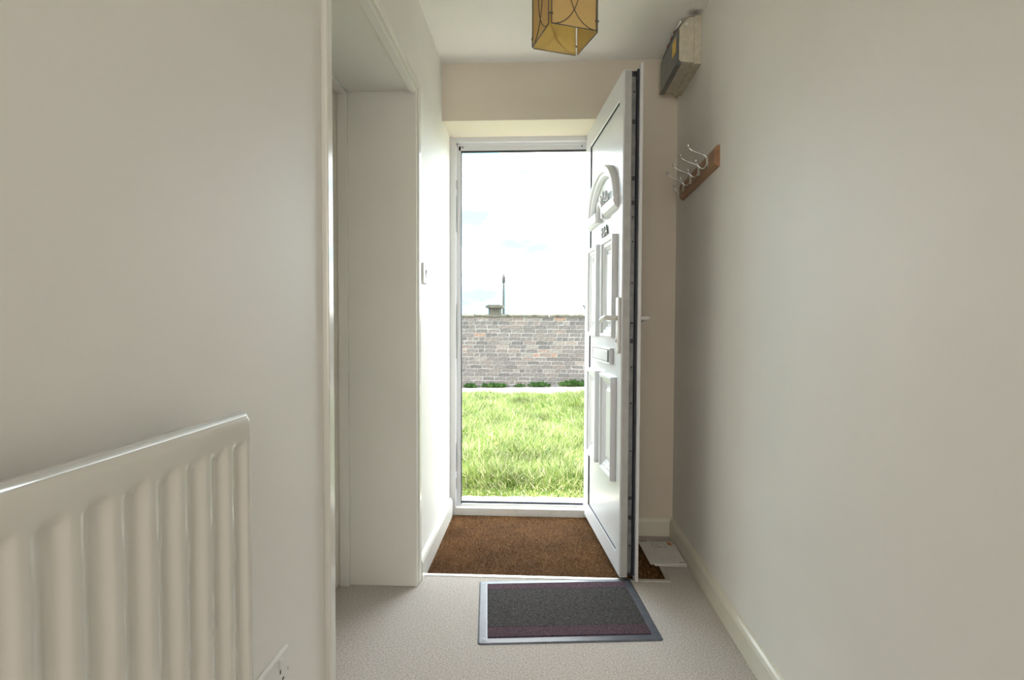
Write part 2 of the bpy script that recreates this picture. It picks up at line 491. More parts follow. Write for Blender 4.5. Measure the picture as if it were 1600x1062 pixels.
# ------------------------------------------------------------------ cupboard opening: linings, stops, door
CDX = -0.81
tr1 = thing('trim_1', 'white painted deep lining around the cupboard doorway', 'door lining', (-A, (YN + YJ) / 2, 0), kind='structure')
def tb(name, x0, x1, y0, y1, z0, z1, m_, par, bev=.0015):
    L = par.location
    return box(name, x0 - L.x, x1 - L.x, y0 - L.y, y1 - L.y, z0 - L.z, z1 - L.z, m_, par, bev)
tb('jamb_lining', CDX - .05, -A + .014, YN + .002, YN + .036, 0, HEAD, M_gloss, tr1, .004)
tb('jamb_lining', CDX - .05, -A + .006, YJ - .032, YJ - .002, 0, HEAD, M_gloss, tr1, .003)
tb('jamb_lining', CDX - .05, -A + .006, YN + .036, YJ - .032, HEAD - .03, HEAD, M_gloss, tr1, .003)
tb('edge_bead', -A + .001, -A + .013, YJ - .012, YJ + .022, 0, HEAD + .014, M_gloss, tr1, .004)
tb('edge_bead', -A + .001, -A + .013, YN + .036, YJ - .012, HEAD - .012, HEAD + .014, M_gloss, tr1, .004)
tb('edge_bead', -A - .02, -A + .012, YN + .036, YJ - .034, HEAD - .040, HEAD - .03, M_gloss, tr1, .003)
tb('door_stop', CDX, CDX + .04, YJ - .046, YJ - .032, 0, HEAD - .03, M_gloss, tr1, .002)
tb('door_stop', CDX, CDX + .04, YN + .036, YN + .050, 0, HEAD - .03, M_gloss, tr1, .002)
tb('door_stop', CDX, CDX + .04, YN + .05, YJ - .046, HEAD - .044, HEAD - .03, M_gloss, tr1, .002)
d2 = thing('door_2', 'plain flush cupboard door closed at the back of the deep doorway', 'door', (CDX, (YN + YJ) / 2, 0), kind='structure')
tb('door_panel', CDX - .04, CDX - .001, YN + .040, YJ - .036, .006, HEAD - .034, M_door, d2, .002)
tb('knob_plate', CDX - .001, CDX + .004, YN + .075, YN + .115, .96, 1.08, M_chrome, d2, .001)
bm = NB(); L = d2.location
add_tube(bm, [(0.0, YN + .095 - L.y, 1.02), (.02, YN + .095 - L.y, 1.02), (.035, YN + .095 - L.y, 1.02), (.045, YN + .095 - L.y, 1.02), (.05, YN + .095 - L.y, 1.02)], [.01, .009, .02, .02, .012], 14)
obj('knob', bm, M_chrome, d2)

# ================================================================== front door
d1 = thing('door_1', 'white panelled front door standing open against its white frame', 'door', (0, FY, 0), kind='structure')
FL, FR, FT = -A, 0.40, 2.118
OL, OR_, OT, OB = -0.440, 0.300, 2.047, 0.048
def frame_member(name, poly, axis, a0, a1, m_=M_upvc):
    return obj(name, add_prism(NB(), poly, axis, a0, a1, 0.0015), m_, d1)
# left jamb (x, y) profile with a stepped rebate
frame_member('jamb', [(FL, 0), (FL + .034, 0), (FL + .034, .022), (FL + .044, .022), (FL + .044, .030), (OL, .030), (OL, .07), (FL, .07)], 'z', -.045, FT)
frame_member('jamb', [(FR, .0), (OR_ + .004, .0), (OR_ + .004, .022), (OR_, .022), (OR_, .07), (FR, .07)], 'z', -.045, FT)
frame_member('head', [(0, FT), (0, FT - .032), (.022, FT - .032), (.022, FT - .045), (.030, FT - .045), (.030, OT), (.07, OT), (.07, FT)], 'x', FL + .034, OR_ + .004)
frame_member('threshold', [(0, -.045), (0, .034), (.018, .037), (.022, .030), (.034, .030), (.038, OB), (.07, OB - .006), (.07, -.045)], 'x', FL + .0343, OR_ + .0037, M_upvc_dirty)
# dark gaskets
bm = NB(); add_box(bm, OL - .001, OL + .0045, .032, .05, OB, OT); obj('gasket', bm, M_gasket, d1)
bm = NB(); add_box(bm, OL, OR_, .032, .05, OT - .0075, OT + .001); obj('gasket', bm, M_gasket, d1)
bm = NB(); add_box(bm, OL, OR_ - .04, .058, .066, OB - .004, OB + .007); obj('gasket', bm, M_gasket, d1)
# keeps for the locks in the left jamb, drain slots in the threshold
for z0, z1 in ((1.83, 1.88), (1.59, 1.79), (0.88, 1.19), (0.24, 0.40), (0.14, .20)):
    k_ = box('keep', FL + .0335, FL + .0355, .006, .019, z0, z1, M_lockstrip, d1, .0005)
for x0 in (-.40, .19):
    box('drain_slot', x0, x0 + .03, .024, .032, .0295, .0312, M_dark, d1)
for x0 in (-.43, .235):
    bm = NB(); add_tube(bm, [(x0, .024, OT + .018), (x0, .0285, OT + .018)], .004, 8); obj('screw_cap', bm, M_dark, d1)

# the leaf: local x runs from the hinge to the lock edge, local y from outdoor face to indoor face
lx, ly = 0.258, 3.05
ang = math.atan2(2.277 - 3.05, .343 - .258)
LW, ZB, ZT = 0.782, 0.014, 2.122
bm = NB()
SI0, SI1, SZ0, SZ1 = .128, .712, .108, 2.012      # edge of the sash round the infill panel
def ring_frame(bm, x0, x1, z0, z1, ix0, ix1, iz0, iz1, y0, y1, chamf=.006):
    prof_y = [(0, y1), (0, y0)]
    o_pts = [(x0, z0), (x1, z0), (x1, z1), (x0, z1)]
    i_pts = [(ix0, iz0), (ix1, iz0), (ix1, iz1), (ix0, iz1)]
    def ringv(pts, y): return [bm.verts.new((p[0], y, p[1])) for p in pts]
    def off(pts, d): 
        return [(pts[0][0] + d, pts[0][1] + d), (pts[1][0] - d, pts[1][1] + d), (pts[2][0] - d, pts[2][1] - d), (pts[3][0] + d, pts[3][1] - d)]
    rs = [ringv(o_pts, y1), ringv(o_pts, y0 + chamf * .4), ringv(off(o_pts, chamf * .4), y0), ringv(off(i_pts, -chamf * 1.6), y0), ringv(i_pts, y0 + chamf), ringv(i_pts, y1)]
    for a_, b_ in zip(rs, rs[1:] + rs[:1]):
        for k in range(4):
            bm.faces.new((a_[k], a_[(k + 1) % 4], b_[(k + 1) % 4], b_[k]))
    bmesh.ops.recalc_face_normals(bm, faces=bm.faces[:])
ring_frame(bm, 0, LW, ZB, ZT, SI0, SI1, SZ0, SZ1, 0.0, 0.034)
leaf = obj('leaf', bm, M_upvc, d1, loc=(lx, ly - FY, 0), rot=(0, 0, ang))
leaf['label'] = 'white door leaf with raised panels and arched light'
def lbox(name, s0, s1, t0, t1, z0, z1, m_, bev=0.0): return box(name, s0, s1, t0, t1, z0, z1, m_, leaf, bev)
# infill panel with an arched hole for the glass
FC, FR_O, FZ = .424, .292, 1.60            # fan centre, outer radius, base height
FR_G = .232
HGT = .76                                   # flattening of the arch
def arch(r, n=28, z0=FZ, squash=None):
    q = HGT if squash is None else squash
    return [(FC + r * math.cos(PI * i / n), z0 + r * q * math.sin(PI * i / n)) for i in range(n + 1)]
bm = NB()
ar = arch(FR_G - .004, 24)
yv = .006
def quadstrip(y):
    n = len(ar) - 1
    av = [bm.verts.new((p[0], y, p[1])) for p in ar]
    tv = [bm.verts.new((SI1 - (SI1 - SI0) * i / n, y, SZ1)) for i in range(n + 1)]
    for i in range(n): bm.faces.new((av[i], av[i + 1], tv[i + 1], tv[i]))
    r1 = bm.verts.new((SI1, y, FZ)); l1 = bm.verts.new((SI0, y, FZ))
    bm.faces.new((av[0], tv[0], r1)); bm.faces.new((av[-1], l1, tv[-1]))
    b0 = bm.verts.new((SI0, y, SZ0)); b1 = bm.verts.new((SI1, y, SZ0))
    bm.faces.new((b0, b1, r1, av[0], av[-1], l1))
quadstrip(yv); quadstrip(.045)
obj('infill_panel', bm, M_upvc, leaf)
lbox('back_panel', .03, LW - .03, .046, .050, ZB + .03, 1.5, M_upvc)
lbox('gasket_line', SI0 - .004, SI0 + .001, -.0003, .006, SZ0, SZ1, M_gasket)
lbox('gasket_line', SI0, SI1, -.0003, .006, SZ1 - .001, SZ1 + .003, M_gasket)
lbox('gasket_line', SI0, SI1, -.0003, .006, SZ0 - .0025, SZ0, M_gasket)
# flange and lock edge
bm = NB()
ring_frame(bm, -.012, LW + .026, .006, ZT + .016, .10, LW - .08, .10, ZT - .1, .062, .074, .003)
obj('inner_flange', bm, M_upvc, leaf)
lbox('edge_core', LW - .05, LW - .006, .034, .062, ZB + .006, ZT - .004, M_gasket)
lbox('edge_seal', LW - .003, LW + .0015, .006, .034, ZB + .004, ZT - .004, M_greyedge, .001)
ls = lbox('lock_strip', LW - .006, LW + .003, .034, .051, ZB + .02, ZT - .03, M_lockstrip, .001)
for z0, z1 in ((1.93, 1.97), (1.70, 1.735), (1.60, 1.665), (1.10, 1.14), (1.03, 1.08), (.37, .42), (.29, .345)):
    box('bolt', LW + .0025, LW + .0085, .038, .047, z0, z1, M_lockstrip, ls, .001)
    box('slot', LW + .0028, LW + .0036, .036, .049, z0 - .03, z0 - .012, M_dark, ls)
for z0 in (.15, .55, .75, .9, 1.25, 1.42, 1.52, 2.03):
    bm = NB(); add_tube(bm, [(LW + .0028, .0425, z0), (LW + .0045, .0425, z0)], .0045, 8); obj('screw', bm, M_dark, ls)
lbox('weather_seal', LW - .004, LW + .012, .0535, .0615, ZB + .01, ZT - .002, M_gasket, .002)
# raised panel mouldings
MOULD = [(0, .006), (0, -.017), (.002, -.020), (.010, -.021), (.018, -.018), (.022, -.010), (.033, -.008), (.040, -.002), (.047, .001), (.052, .006)]
def moulding(name, s0, s1, z0, z1):
    bm = NB()
    add_loop_profile(bm, [(s0, z0), (s1, z0), (s1, z1), (s0, z1)], True, MOULD, lambda x, z, h: (x, h, z))
    o = obj(name, bm, M_upvc, leaf)
    b2 = NB()
    add_loop_profile(b2, [(s0 + .062, z0 + .062), (s1 - .062, z0 + .062), (s1 - .062, z1 - .062), (s0 + .062, z1 - .062)], True,
                     [(0, .006), (.012, -.003)], lambda x, z, h: (x, h, z))
    vv = [b2.verts.new((x, -.003, z)) for x, z in ((s0 + .074, z0 + .074), (s1 - .074, z0 + .074), (s1 - .074, z1 - .074), (s0 + .074, z1 - .074))]
    b2.faces.new(vv)
    obj('raised_field', b2, M_upvc, o) if False else obj('raised_field', b2, M_upvc, leaf)
for s0, s1 in ((.145, .368), (.460, .690)):
    moulding('panel_moulding', s0, s1, 1.018, 1.468)
    moulding('panel_moulding', s0, s1, .395, .848)
# arched fanlight
bm = NB()
outer = arch(FR_O, 36)[::1]
prof = [(0, .006), (0, -.010), (.006, -.021), (.018, -.024), (.030, -.019), (.036, -.010), (.046, -.008), (.056, .002), (.060, .010)]
# path runs right base -> apex -> left base: inward (towards centre) lies on its left
add_loop_profile(bm, outer, False, prof, lambda x, z, h: (x, h, z))
obj('arch_moulding', bm, M_upvc, leaf)
SR = .075
for s0, s1 in ((FC - FR_O, FC - SR + .004), (FC + SR - .004, FC + FR_O)):
    bm = NB()
    add_prism(bm, [(.006, FZ + .03), (-.012, FZ + .03), (-.022, FZ + .022), (-.024, FZ + .006), (-.018, FZ - .012), (-.006, FZ - .026), (.006, FZ - .03)], 'x', s0, s1)
    obj('sill_moulding', bm, M_upvc, leaf)
bm = NB()
add_loop_profile(bm, [(FC + SR * math.cos(PI * i / 16), FZ - .028 + 1.25 * SR * math.sin(PI * i / 16)) for i in range(17)], False,
                 [(0, .006), (0, -.012), (.005, -.022), (.016, -.024), (.026, -.016), (.030, .006)], lambda x, z, h: (x, h, z))
obj('hub_arch', bm, M_upvc, leaf)
bm = NB()
gp = arch(FR_G + .004, 28)
va = [bm.verts.new((p[0], .012, p[1])) for p in gp]; vb = [bm.verts.new((p[0], .030, p[1])) for p in gp]
bm.faces.new(va[::-1]); bm.faces.new(vb)
for i in range(len(gp)): bm.faces.new((va[i], va[(i + 1) % len(gp)], vb[(i + 1) % len(gp)], vb[i]))
bmesh.ops.recalc_face_normals(bm, faces=bm.faces[:])
obj('fan_glass', bm, M_glass, leaf)
bm = NB()
ap = arch(FR_G + .002, 28)
add_tube(bm, [(p[0], .009, p[1]) for p in ap], .0035, 6); obj('glazing_gasket', bm, M_gasket, leaf)
for a_ in (40, 65, 90, 115, 140):
    bm = NB(); c_, s_ = math.cos(math.radians(a_)), math.sin(math.radians(a_)) 
    add_tube(bm, [(FC + .082 * c_, .004, FZ + .095 * s_ * HGT), (FC + .145 * c_, .000, FZ + .145 * s_ * HGT)], [.0075, .006], 8)
    obj('sunburst_ray', bm, M_upvc, leaf)
# house number
def text_mesh(body, size, depth):
    cu = bpy.data.curves.new('number', 'FONT'); cu.body = body; cu.size = size; cu.extrude = depth; cu.align_x = 'CENTER'
    to = bpy.data.objects.new('number_tmp', cu); C.objects.link(to)
    bpy.context.view_layer.update()
    me = bpy.data.meshes.new_from_object(to.evaluated_get(bpy.context.evaluated_depsgraph_get()))
    bpy.data.objects.remove(to); return me
for ch, sx in (('2', .385), ('0', .428), ('A', .474)):
    me = text_mesh(ch, .070, .003); me.materials.append(M_number)
    no = bpy.data.objects.new('house_number', me); C.objects.link(no); no.parent = leaf
    no.location = (sx + .02, .001, 1.494); no.rotation_euler = (PI / 2, 0, 0)
    no['label'] = 'dark metal house number character ' + ch
# letter plate
lp = lbox('letter_plate', .262, .628, -.004, .006, .898, .972, M_upvc, .002)
bm = NB()
add_loop_profile(bm, [(.262, .898), (.628, .898), (.628, .972), (.262, .972)], True, [(0, .0), (0, -.010), (.004, -.013), (.009, -.012), (.011, -.004)], lambda x, z, h: (x, h, z))
obj('plate_rim', bm, M_upvc, lp)
box('letter_slot', .585, .617, -.0125, -.003, .908, .962, M_dark, lp, .001)
box('flap', .274, .583, -.011, -.003, .910, .960, M_upvc, lp, .003)
# handles
def handle(side):
    y = lambda t: -t if side < 0 else .074 + t
    yy = sorted((y(0), y(.011)))
    hp = box('handle_plate', .724, .768, yy[0], yy[1], .955, 1.192, M_handle, leaf, .005)
    bm = NB()
    pts = [(.746, y(.008), 1.105), (.746, y(.03), 1.105), (.743, y(.044), 1.106), (.734, y(.052), 1.107), (.715, y(.055), 1.107), (.68, y(.055), 1.104), (.645, y(.054), 1.098), (.62, y(.052), 1.090)]
    add_tube(bm, pts, [.0105, .0105, .011, .011, .0105, .010, .0095, .008], 12)
    obj('lever', bm, M_handle, hp)
    bm = NB(); add_tube(bm, [(.746, y(.010), 1.01), (.746, y(.016), 1.01)], .0095, 14); obj('lock_cylinder', bm, M_chrome, hp)
    bm = NB(); add_tube(bm, [(.746, y(.010), 1.175), (.746, y(.0125), 1.175)], .004, 8); obj('plate_screw', bm, M_chrome, hp)
handle(-1); handle(1)
# hinges on the hinge side
for z0 in (.25, 1.05, 1.85):
    bm = NB(); add_tube(bm, [(-.012, .082, z0), (-.012, .082, z0 + .11)], .009, 12); obj('hinge', bm, M_upvc, leaf)

# ================================================================== mats and trims on the floor
cm = thing('coir_mat', 'brown coir entrance mat set into the floor inside the front door', 'doormat', (0, 2.6, -.05))
bm = NB()
add_box(bm, -A + .019, MATX1 - .001, MATY0 + .001 - 2.6, MATY1 - .001 - 2.6, 0.0, .042)
add_box(bm, -A + .019, .399, MATY1 - .001 - 2.6, FY - .001 - 2.6, 0.0, .042)
obj('mat_backing', bm, M_coir_base, cm)
N = 52000
px = rng.uniform(-A + .020, MATX1 - .004, N); py = rng.uniform(MATY0 + .003, FY - .004, N)
keep = (px < .395) | (py < MATY1 - .004)
px, py = px[keep], py[keep]; N = len(px)
th = rng.uniform(0, 2 * PI, N); ln = rng.uniform(.004, .011, N); tilt = rng.uniform(.2, 1.2, N); wd = rng.uniform(.0006, .0012, N)
z0 = np.full(N, .041)
dx, dy = np.cos(th), np.sin(th)
tip = np.stack([px + dx * ln * np.sin(tilt), py + dy * ln * np.sin(tilt), z0 + ln * np.cos(tilt)], 1)
b1 = np.stack([px - dy * wd, py + dx * wd, z0], 1); b2 = np.stack([px + dy * wd, py - dx * wd, z0], 1)
V = np.stack([b1, b2, tip], 1).reshape(-1, 3); V[:, 1] -= 2.6
me = bpy.data.meshes.new('coir_pile')
me.vertices.add(len(V)); me.vertices.foreach_set('co', V.ravel())
me.loops.add(len(V)); me.loops.foreach_set('vertex_index', np.arange(len(V)))
me.polygons.add(N); me.polygons.foreach_set('loop_start', np.arange(0, len(V), 3)); me.polygons.foreach_set('loop_total', np.full(N, 3))
me.update(); me.validate(); me.materials.append(M_coir)
o = bpy.data.objects.new('coir_pile', me); C.objects.link(o); o.parent = cm; o['kind'] = 'stuff'

t2 = thing('trim_2', 'thin aluminium edging strip where the carpet meets the coir mat', 'floor trim', (0, MATY0, 0), kind='structure')
obj('front_strip', add_prism(NB(), [(-.018, 0), (-.014, .003), (.002, .004), (.004, 0)], 'x', -A + .016, MATX1 + .014), M_alu, t2)
obj('side_strip', add_prism(NB(), [(MATX1 - .004, 0), (MATX1 - .002, .004), (MATX1 + .012, .003), (MATX1 + .016, 0)], 'y', .004, MATY1 - MATY0), M_alu, t2)

dm = thing('doormat', 'charcoal striped doormat with a raised rubber border lying on the carpet', 'doormat', (.096, 2.035, 0), (0, 0, math.radians(5.4)))
hw, hd = .318, .224
bm = NB()
cr = []
for cx, cy, a0 in ((hw, hd, 0), (-hw, hd, 90), (-hw, -hd, 180), (hw, -hd, 270)):
    r = .012
    for k in range(4):
        a_ = math.radians(a0 + k * 30)
        cr.append((cx - math.copysign(r, cx) + r * math.cos(a_), cy - math.copysign(r, cy) + r * math.sin(a_)))
add_loop_profile(bm, cr, True, [(0, 0), (.001, .002), (.006, .0042), (.028, .0058), (.037, .0050)], lambda x, y, h: (x, y, h))
ins = [(x * (hw - .036) / hw, y * (hd - .036) / hd) for x, y in cr]
bm.faces.new([bm.verts.new((x, y, .004)) for x, y in ins])
obj('rubber_border', bm, M_rubber, dm, smooth=False)
fx, fy, st = hw - .034, hd - .034, .060
box('charcoal_field', -fx, fx, -fy + st, fy - st, .002, .009, M_matgrey, dm, .0015)
box('plum_stripe', -fx, fx, -fy, -fy + st, .002, .0088, M_matpurple, dm, .0015)
box('plum_stripe', -fx, fx, fy - st * .8, fy, .002, .0088, M_matpurple, dm, .0015)
box('charcoal_band', -fx, fx, fy - st, fy - st * .8, .002, .0086, M_matgrey, dm, .0008)

# post on the floor by the skirting
def envelope(label, loc, rz, wx, wy, printed, rx=0.0):
    e_ = thing('envelope', label, 'envelope', loc, (rx, 0, rz), 'post lying behind the door')
    bm = NB(); add_box(bm, -wx / 2, wx / 2, -wy / 2, wy / 2, 0, .0028, .0009)
    obj('paper', bm, M_paper, e_)
    if printed:
        z = .0028
        bm = NB(); add_loop_profile(bm, [(-.026, .052), (.038, .052), (.038, .102), (-.026, .102)], True, [(0, z), (0, z + .0003), (.003, z + .0003), (.003, z)], lambda x, y, h: (x, y, h))
        obj('address_box', bm, M_print, e_)
        for k in range(3): box('address_line', -.014, .022 - .006 * k, .064 + .010 * k, .0665 + .010 * k, z - .0002, z + .0003, M_print, e_)
        box('stamp', .052, .074, .082, .116, z - .0002, z + .0004, M_stamp, e_)
        for k in range(3): box('printed_mark', .052 + .009 * k, .057 + .009 * k, -.112, -.104, z - .0002, z + .0003, M_ink, e_)
    return e_
envelope('plain white envelope half hidden beneath the stamped one', (.597, 2.532, .0042), math.radians(-1.5), .142, .245, False)
envelope('white envelope with orange stamp lying on top beside the skirting', (.582, 2.546, .0074), math.radians(2.0), .165, .25, True)

# ================================================================== radiator
rad = thing('radiator', 'white ribbed panel radiator fixed low on the left wall', 'radiator', (-A, .15, .30))
RY0, RY1, RZ = -.45 - .15, .749 - .15, .652
XF = .092                                          # front face distance from wall
pitch = .048
def ss(t): t = max(0, min(1, t)); return t * t * (3 - 2 * t)
def ribprof(y):
    u = ((y - (.506 - .15)) / pitch) % 1.0        # 0 = the bright edge: drop into the channel
    if u < .34: return (u / .34 + ss(u / .34)) / 2
    if u < .54: return 1.0
    if u < .82: return 1.0 - ss((u - .54) / .28)
    return 0.0
def smoothp(y):
    return sum(ribprof(y + d * .0012) for d in (-2, -1, 0, 1, 2)) / 5
ny = int(round((RY1 - RY0) / pitch * 22))
ys = np.linspace(RY0, RY1, ny + 1)
zs = [0, .004, .014, .03, .036, .044, .05, .056, .06, .12, .3, .5, .585, .598, .604, .608, .612, .616, .619, .622, .630, .640, .646, .650, .652]
bm = NB(); grid = []
def ss(t): t = max(0, min(1, t)); return t * t * (3 - 2 * t)
for z in zs:
    row = []
    for y in ys:
        dmask = ss((z - .034) / .02) * ss((.621 - z) / .016)
        endm = ss((RY1 - .014 - y) / .006) * ss((y - RY0 - .014) / .006)
        xx = XF - .0068 * smoothp(y) * dmask * endm
        if z > .640: xx -= .008 * ((z - .640) / .012) ** 2
        if z < .012: xx -= .008 * ((.012 - z) / .012) ** 2
        e1 = min(RY1 - y, y - RY0)
        if e1 < .006: xx -= .006 * (1 - e1 / .006) ** 2
        row.append(bm.verts.new((xx, y, z)))
    grid.append(row)
for r1, r2 in zip(grid[:-1], grid[1:]):
    for k in range(ny):
        f = bm.faces.new((r1[k], r1[k + 1], r2[k + 1], r2[k])); f.smooth = True
# fold the rim back to give the panel its depth
def fold(verts, back):
    nv = [bm.verts.new((back, v.co.y, v.co.z)) for v in verts]
    for k in range(len(verts) - 1): bm.faces.new((verts[k], verts[k + 1], nv[k + 1], nv[k]))
fold(grid[-1], .066); fold(grid[0][::-1], .066); fold([g[0] for g in grid][::-1], .066); fold([g[-1] for g in grid], .066)
q = [bm.verts.new((.066, y, z)) for y, z in ((RY0, 0), (RY1, 0), (RY1, RZ), (RY0, RZ))]; bm.faces.new(q)
bmesh.ops.recalc_face_normals(bm, faces=bm.faces[:])
obj('ribbed_panel', bm, M_rad, rad)
bm = NB()
add_tube(bm, [(.079, RY0 + .004, RZ - .004), (.079, RY1 - .004, RZ - .004)], .0085, 12)
obj('rolled_top_edge', bm, M_rad, rad)
for y in (RY0 + .2, RY1 - .2):
    box('wall_bracket', .0025, .067, y - .02, y + .02, .06, RZ - .06, M_rad, rad, .003)
bm = NB(); add_tube(bm, [(.075, RY1 - .03, .02), (.075, RY1 + .03, .02), (.075, RY1 + .04, .015), (.075, RY1 + .04, -.30)], .0075, 10); obj('supply_pipe', bm, M_chrome, rad)
bm = NB(); add_tube(bm, [(.075, RY1 + .04, .005), (.075, RY1 + .04, .02), (.075, RY1 + .04, .06), (.075, RY1 + .04, .066)], [.011, .016, .017, .012], 14); obj('valve_cap', bm, M_plastic, rad)

# ================================================================== socket and switch on the left wall
so = thing('double_socket', 'white double power socket low on the left wall beside the radiator', 'power socket', (-A, .955, .362))
box('face_plate', 0, .010, -.073, .073, 0, .086, M_plastic, so, .003)
for c_ in (-.036, .036):
    box('earth_hole', .0085, .0104, c_ - .002, c_ + .002, .050, .058, M_dark, so)
    for d_ in (-.011, .011): box('pin_hole', .0085, .0104, c_ + d_ - .0035, c_ + d_ + .0035, .033, .037, M_dark, so)
    box('rocker_switch', .009, .0135, c_ - .006, c_ + .006, .062, .080, M_plastic, so, .0015)
for z_ in (.043,):
    for y_ in (-.066, .066):
        bm = NB(); add_tube(bm, [(.009, y_, z_), (.0108, y_, z_)], .003, 8); obj('screw', bm, M_chrome, so)
lsw = thing('light_switch', 'white single light switch on the bright wall by the front door', 'light switch', (-A, 2.338, 1.252))
box('face_plate', 0, .010, -.043, .043, 0, .086, M_plastic, lsw, .003)
rk = obj('rocker', add_prism(NB(), [(.009, .028), (.011, .028), (.016, .056), (.009, .058)], 'y', -.006, .010), M_plastic, lsw)
box('rocker_surround', .0095, .0112, -.010, .014, .024, .062, M_greyedge, lsw, .0005)
for y_ in (-.036, .036):
    bm = NB(); add_tube(bm, [(.009, y_, .043), (.0108, y_, .043)], .003, 8); obj('screw', bm, M_chrome, lsw)

# ================================================================== coat rack on the right wall
cr_ = thing('coat_rack', 'wooden coat rack with four double wire hooks on the right wall', 'coat rack', (B, 2.388, 1.677), (math.radians(-1.6), 0, 0))
bm = NB()
add_prism(bm, [(0, 0), (-.010, 0), (-.014, .006), (-.019, .010), (-.021, .016), (-.021, .066), (-.019, .072), (-.014, .076), (-.010, .082), (0, .082)], 'y', -.258, .258)
obj('board', bm, M_wood, cr_)
for y in (-.178, -.062, .058, .178):
    bm = NB()
    add_tube(bm, [(-.066, y, .044), (-.062, y, .030), (-.050, y, .019), (-.038, y, .016), (-.029, y, .022), (-.025, y, .034), (-.025, y, .056), (-.029, y, .066), (-.045, y, .074), (-.070, y, .082), (-.092, y, .094), (-.097, y, .104)], .0032, 8)
    add_ball(bm, (-.066, y, .047), .0062, 10); add_ball(bm, (-.097, y, .108), .0068, 10)
    hk = obj('hook', bm, M_chrome, cr_)
    box('hook_plate', -.0235, -.0205, y - .008, y + .008, .022, .064, M_chrome, hk, .001)

# ================================================================== electricity meter box
mb = thing('electricity_box', 'aged cream consumer unit high on the right wall under the ceiling', 'consumer unit', (B, 2.40, 2.20))
DX = -.092
bm = NB()
add_prism(bm, [(-.002, 0), (DX + .008, .008), (DX, .016), (DX, .150), (DX + .038, .196), (-.002, .196)], 'y', 0, .318, .003)
obj('case', bm, M_meter, mb)
box('base_plate', -.030, 0, -.006, .326, -.006, .199, M_meter, mb, .002)
cv = obj('cover', add_prism(NB(), [(DX - .010, .006), (DX - .001, .004), (DX - .001, .150), (DX - .004, .153), (DX - .010, .146)], 'y', .006, .312, .002), M_metercover, mb)
box('cover_lip', DX - .014, DX + .010, .004, .314, -.004, .008, M_metercover, mb, .002)
obj('raised_flap', add_prism(NB(), [(DX - .014, .146), (DX - .006, .153), (DX + .010, .176), (DX + .003, .182)], 'y', .0, .27, .001), M_plastic, mb)
for y0 in (.05, .10, .17): box('printed_mark', DX - .010, DX - .002, y0, y0 + .018, .160, .166, M_red, mb)
box('yellow_label', DX - .0118, DX - .0098, .016, .075, .055, .118, M_yellow, mb)
bm = NB(); add_tube(bm, [(DX + .03, -.002, .165), (DX + .03, .003, .165)], .006, 10); obj('case_screw', bm, M_plastic, mb)

# ================================================================== pendant lamp
la = thing('pendant_lamp', 'square amber fabric pendant shade with curled dark wire hanging from the ceiling', 'lamp', (.0735, 1.698, 1.95), (0, 0, math.radians(19.8)))
S, HH = .0755, .245
for k in range(4):
    Rk = Matrix.Rotation(k * PI / 2, 4, 'Z')
    bm = NB()
    g = .0045
    add_box(bm, -S + g, S - g, -S - .0008, -S + .0008, 0, HH)
    bmesh.ops.transform(bm, matrix=Rk, verts=bm.verts[:])
    pan = obj('shade_panel', bm, M_shade, la)
    def wire(pts, r=.0018, name='wire'):
        b_ = NB(); add_tube(b_, pts, r, 6); bmesh.ops.transform(b_, matrix=Rk, verts=b_.verts[:]); return obj(name, b_, M_wire, pan)
    yw = -S - .0022
    wire([(-S + g, yw, 0), (S - g, yw, 0), (S - g, yw, HH), (-S + g, yw, HH), (-S + g, yw, 0.0001)], .0018, 'frame_wire')
    W2 = 2 * (S - g)
    for sgn in (-1, 1):
        a_, c_ = .62 * W2, HH / 2
        pts = []
        for i in range(33):
            t = -PI / 2 + PI * i / 32
            pts.append((sgn * (-S + g + a_ * math.cos(t)), yw, HH / 2 + c_ * math.sin(t)))
        wire(pts, .0014, 'curl_wire')
    for zc in (.028, HH - .03):
        b_ = NB(); add_tube(b_, [(S - .008, yw, zc), (S + .002, yw - .001, zc), (S + .0028, -S + .008, zc)], .0026, 6)
        bmesh.ops.transform(b_, matrix=Rk, verts=b_.verts[:]); obj('corner_clip', b_, M_wire, la)
bm = NB()
add_tube(bm, [(0, 0, HH - .02), (0, 0, .4405)], .0032, 8); obj('cord', bm, M_plastic, la)
bm = NB(); add_tube(bm, [(0, 0, HH - .075), (0, 0, HH - .07), (0, 0, HH - .03), (0, 0, HH - .012)], [.016, .018, .017, .008], 16); obj('lamp_holder', bm, M_plastic, la)
bm = NB(); add_tube(bm, [(0, 0, .450), (0, 0, .440), (0, 0, .428), (0, 0, .418)], [.045, .045, .036, .010], 20); obj('ceiling_rose', bm, M_plastic, la)
bm = NB()
for a_ in (0, PI / 2): add_tube(bm, [(-S * math.cos(a_), -S * math.sin(a_), HH - .008), (S * math.cos(a_), S * math.sin(a_), HH - .008)], .0016, 6)
obj('spider_wire', bm, M_wire, la)

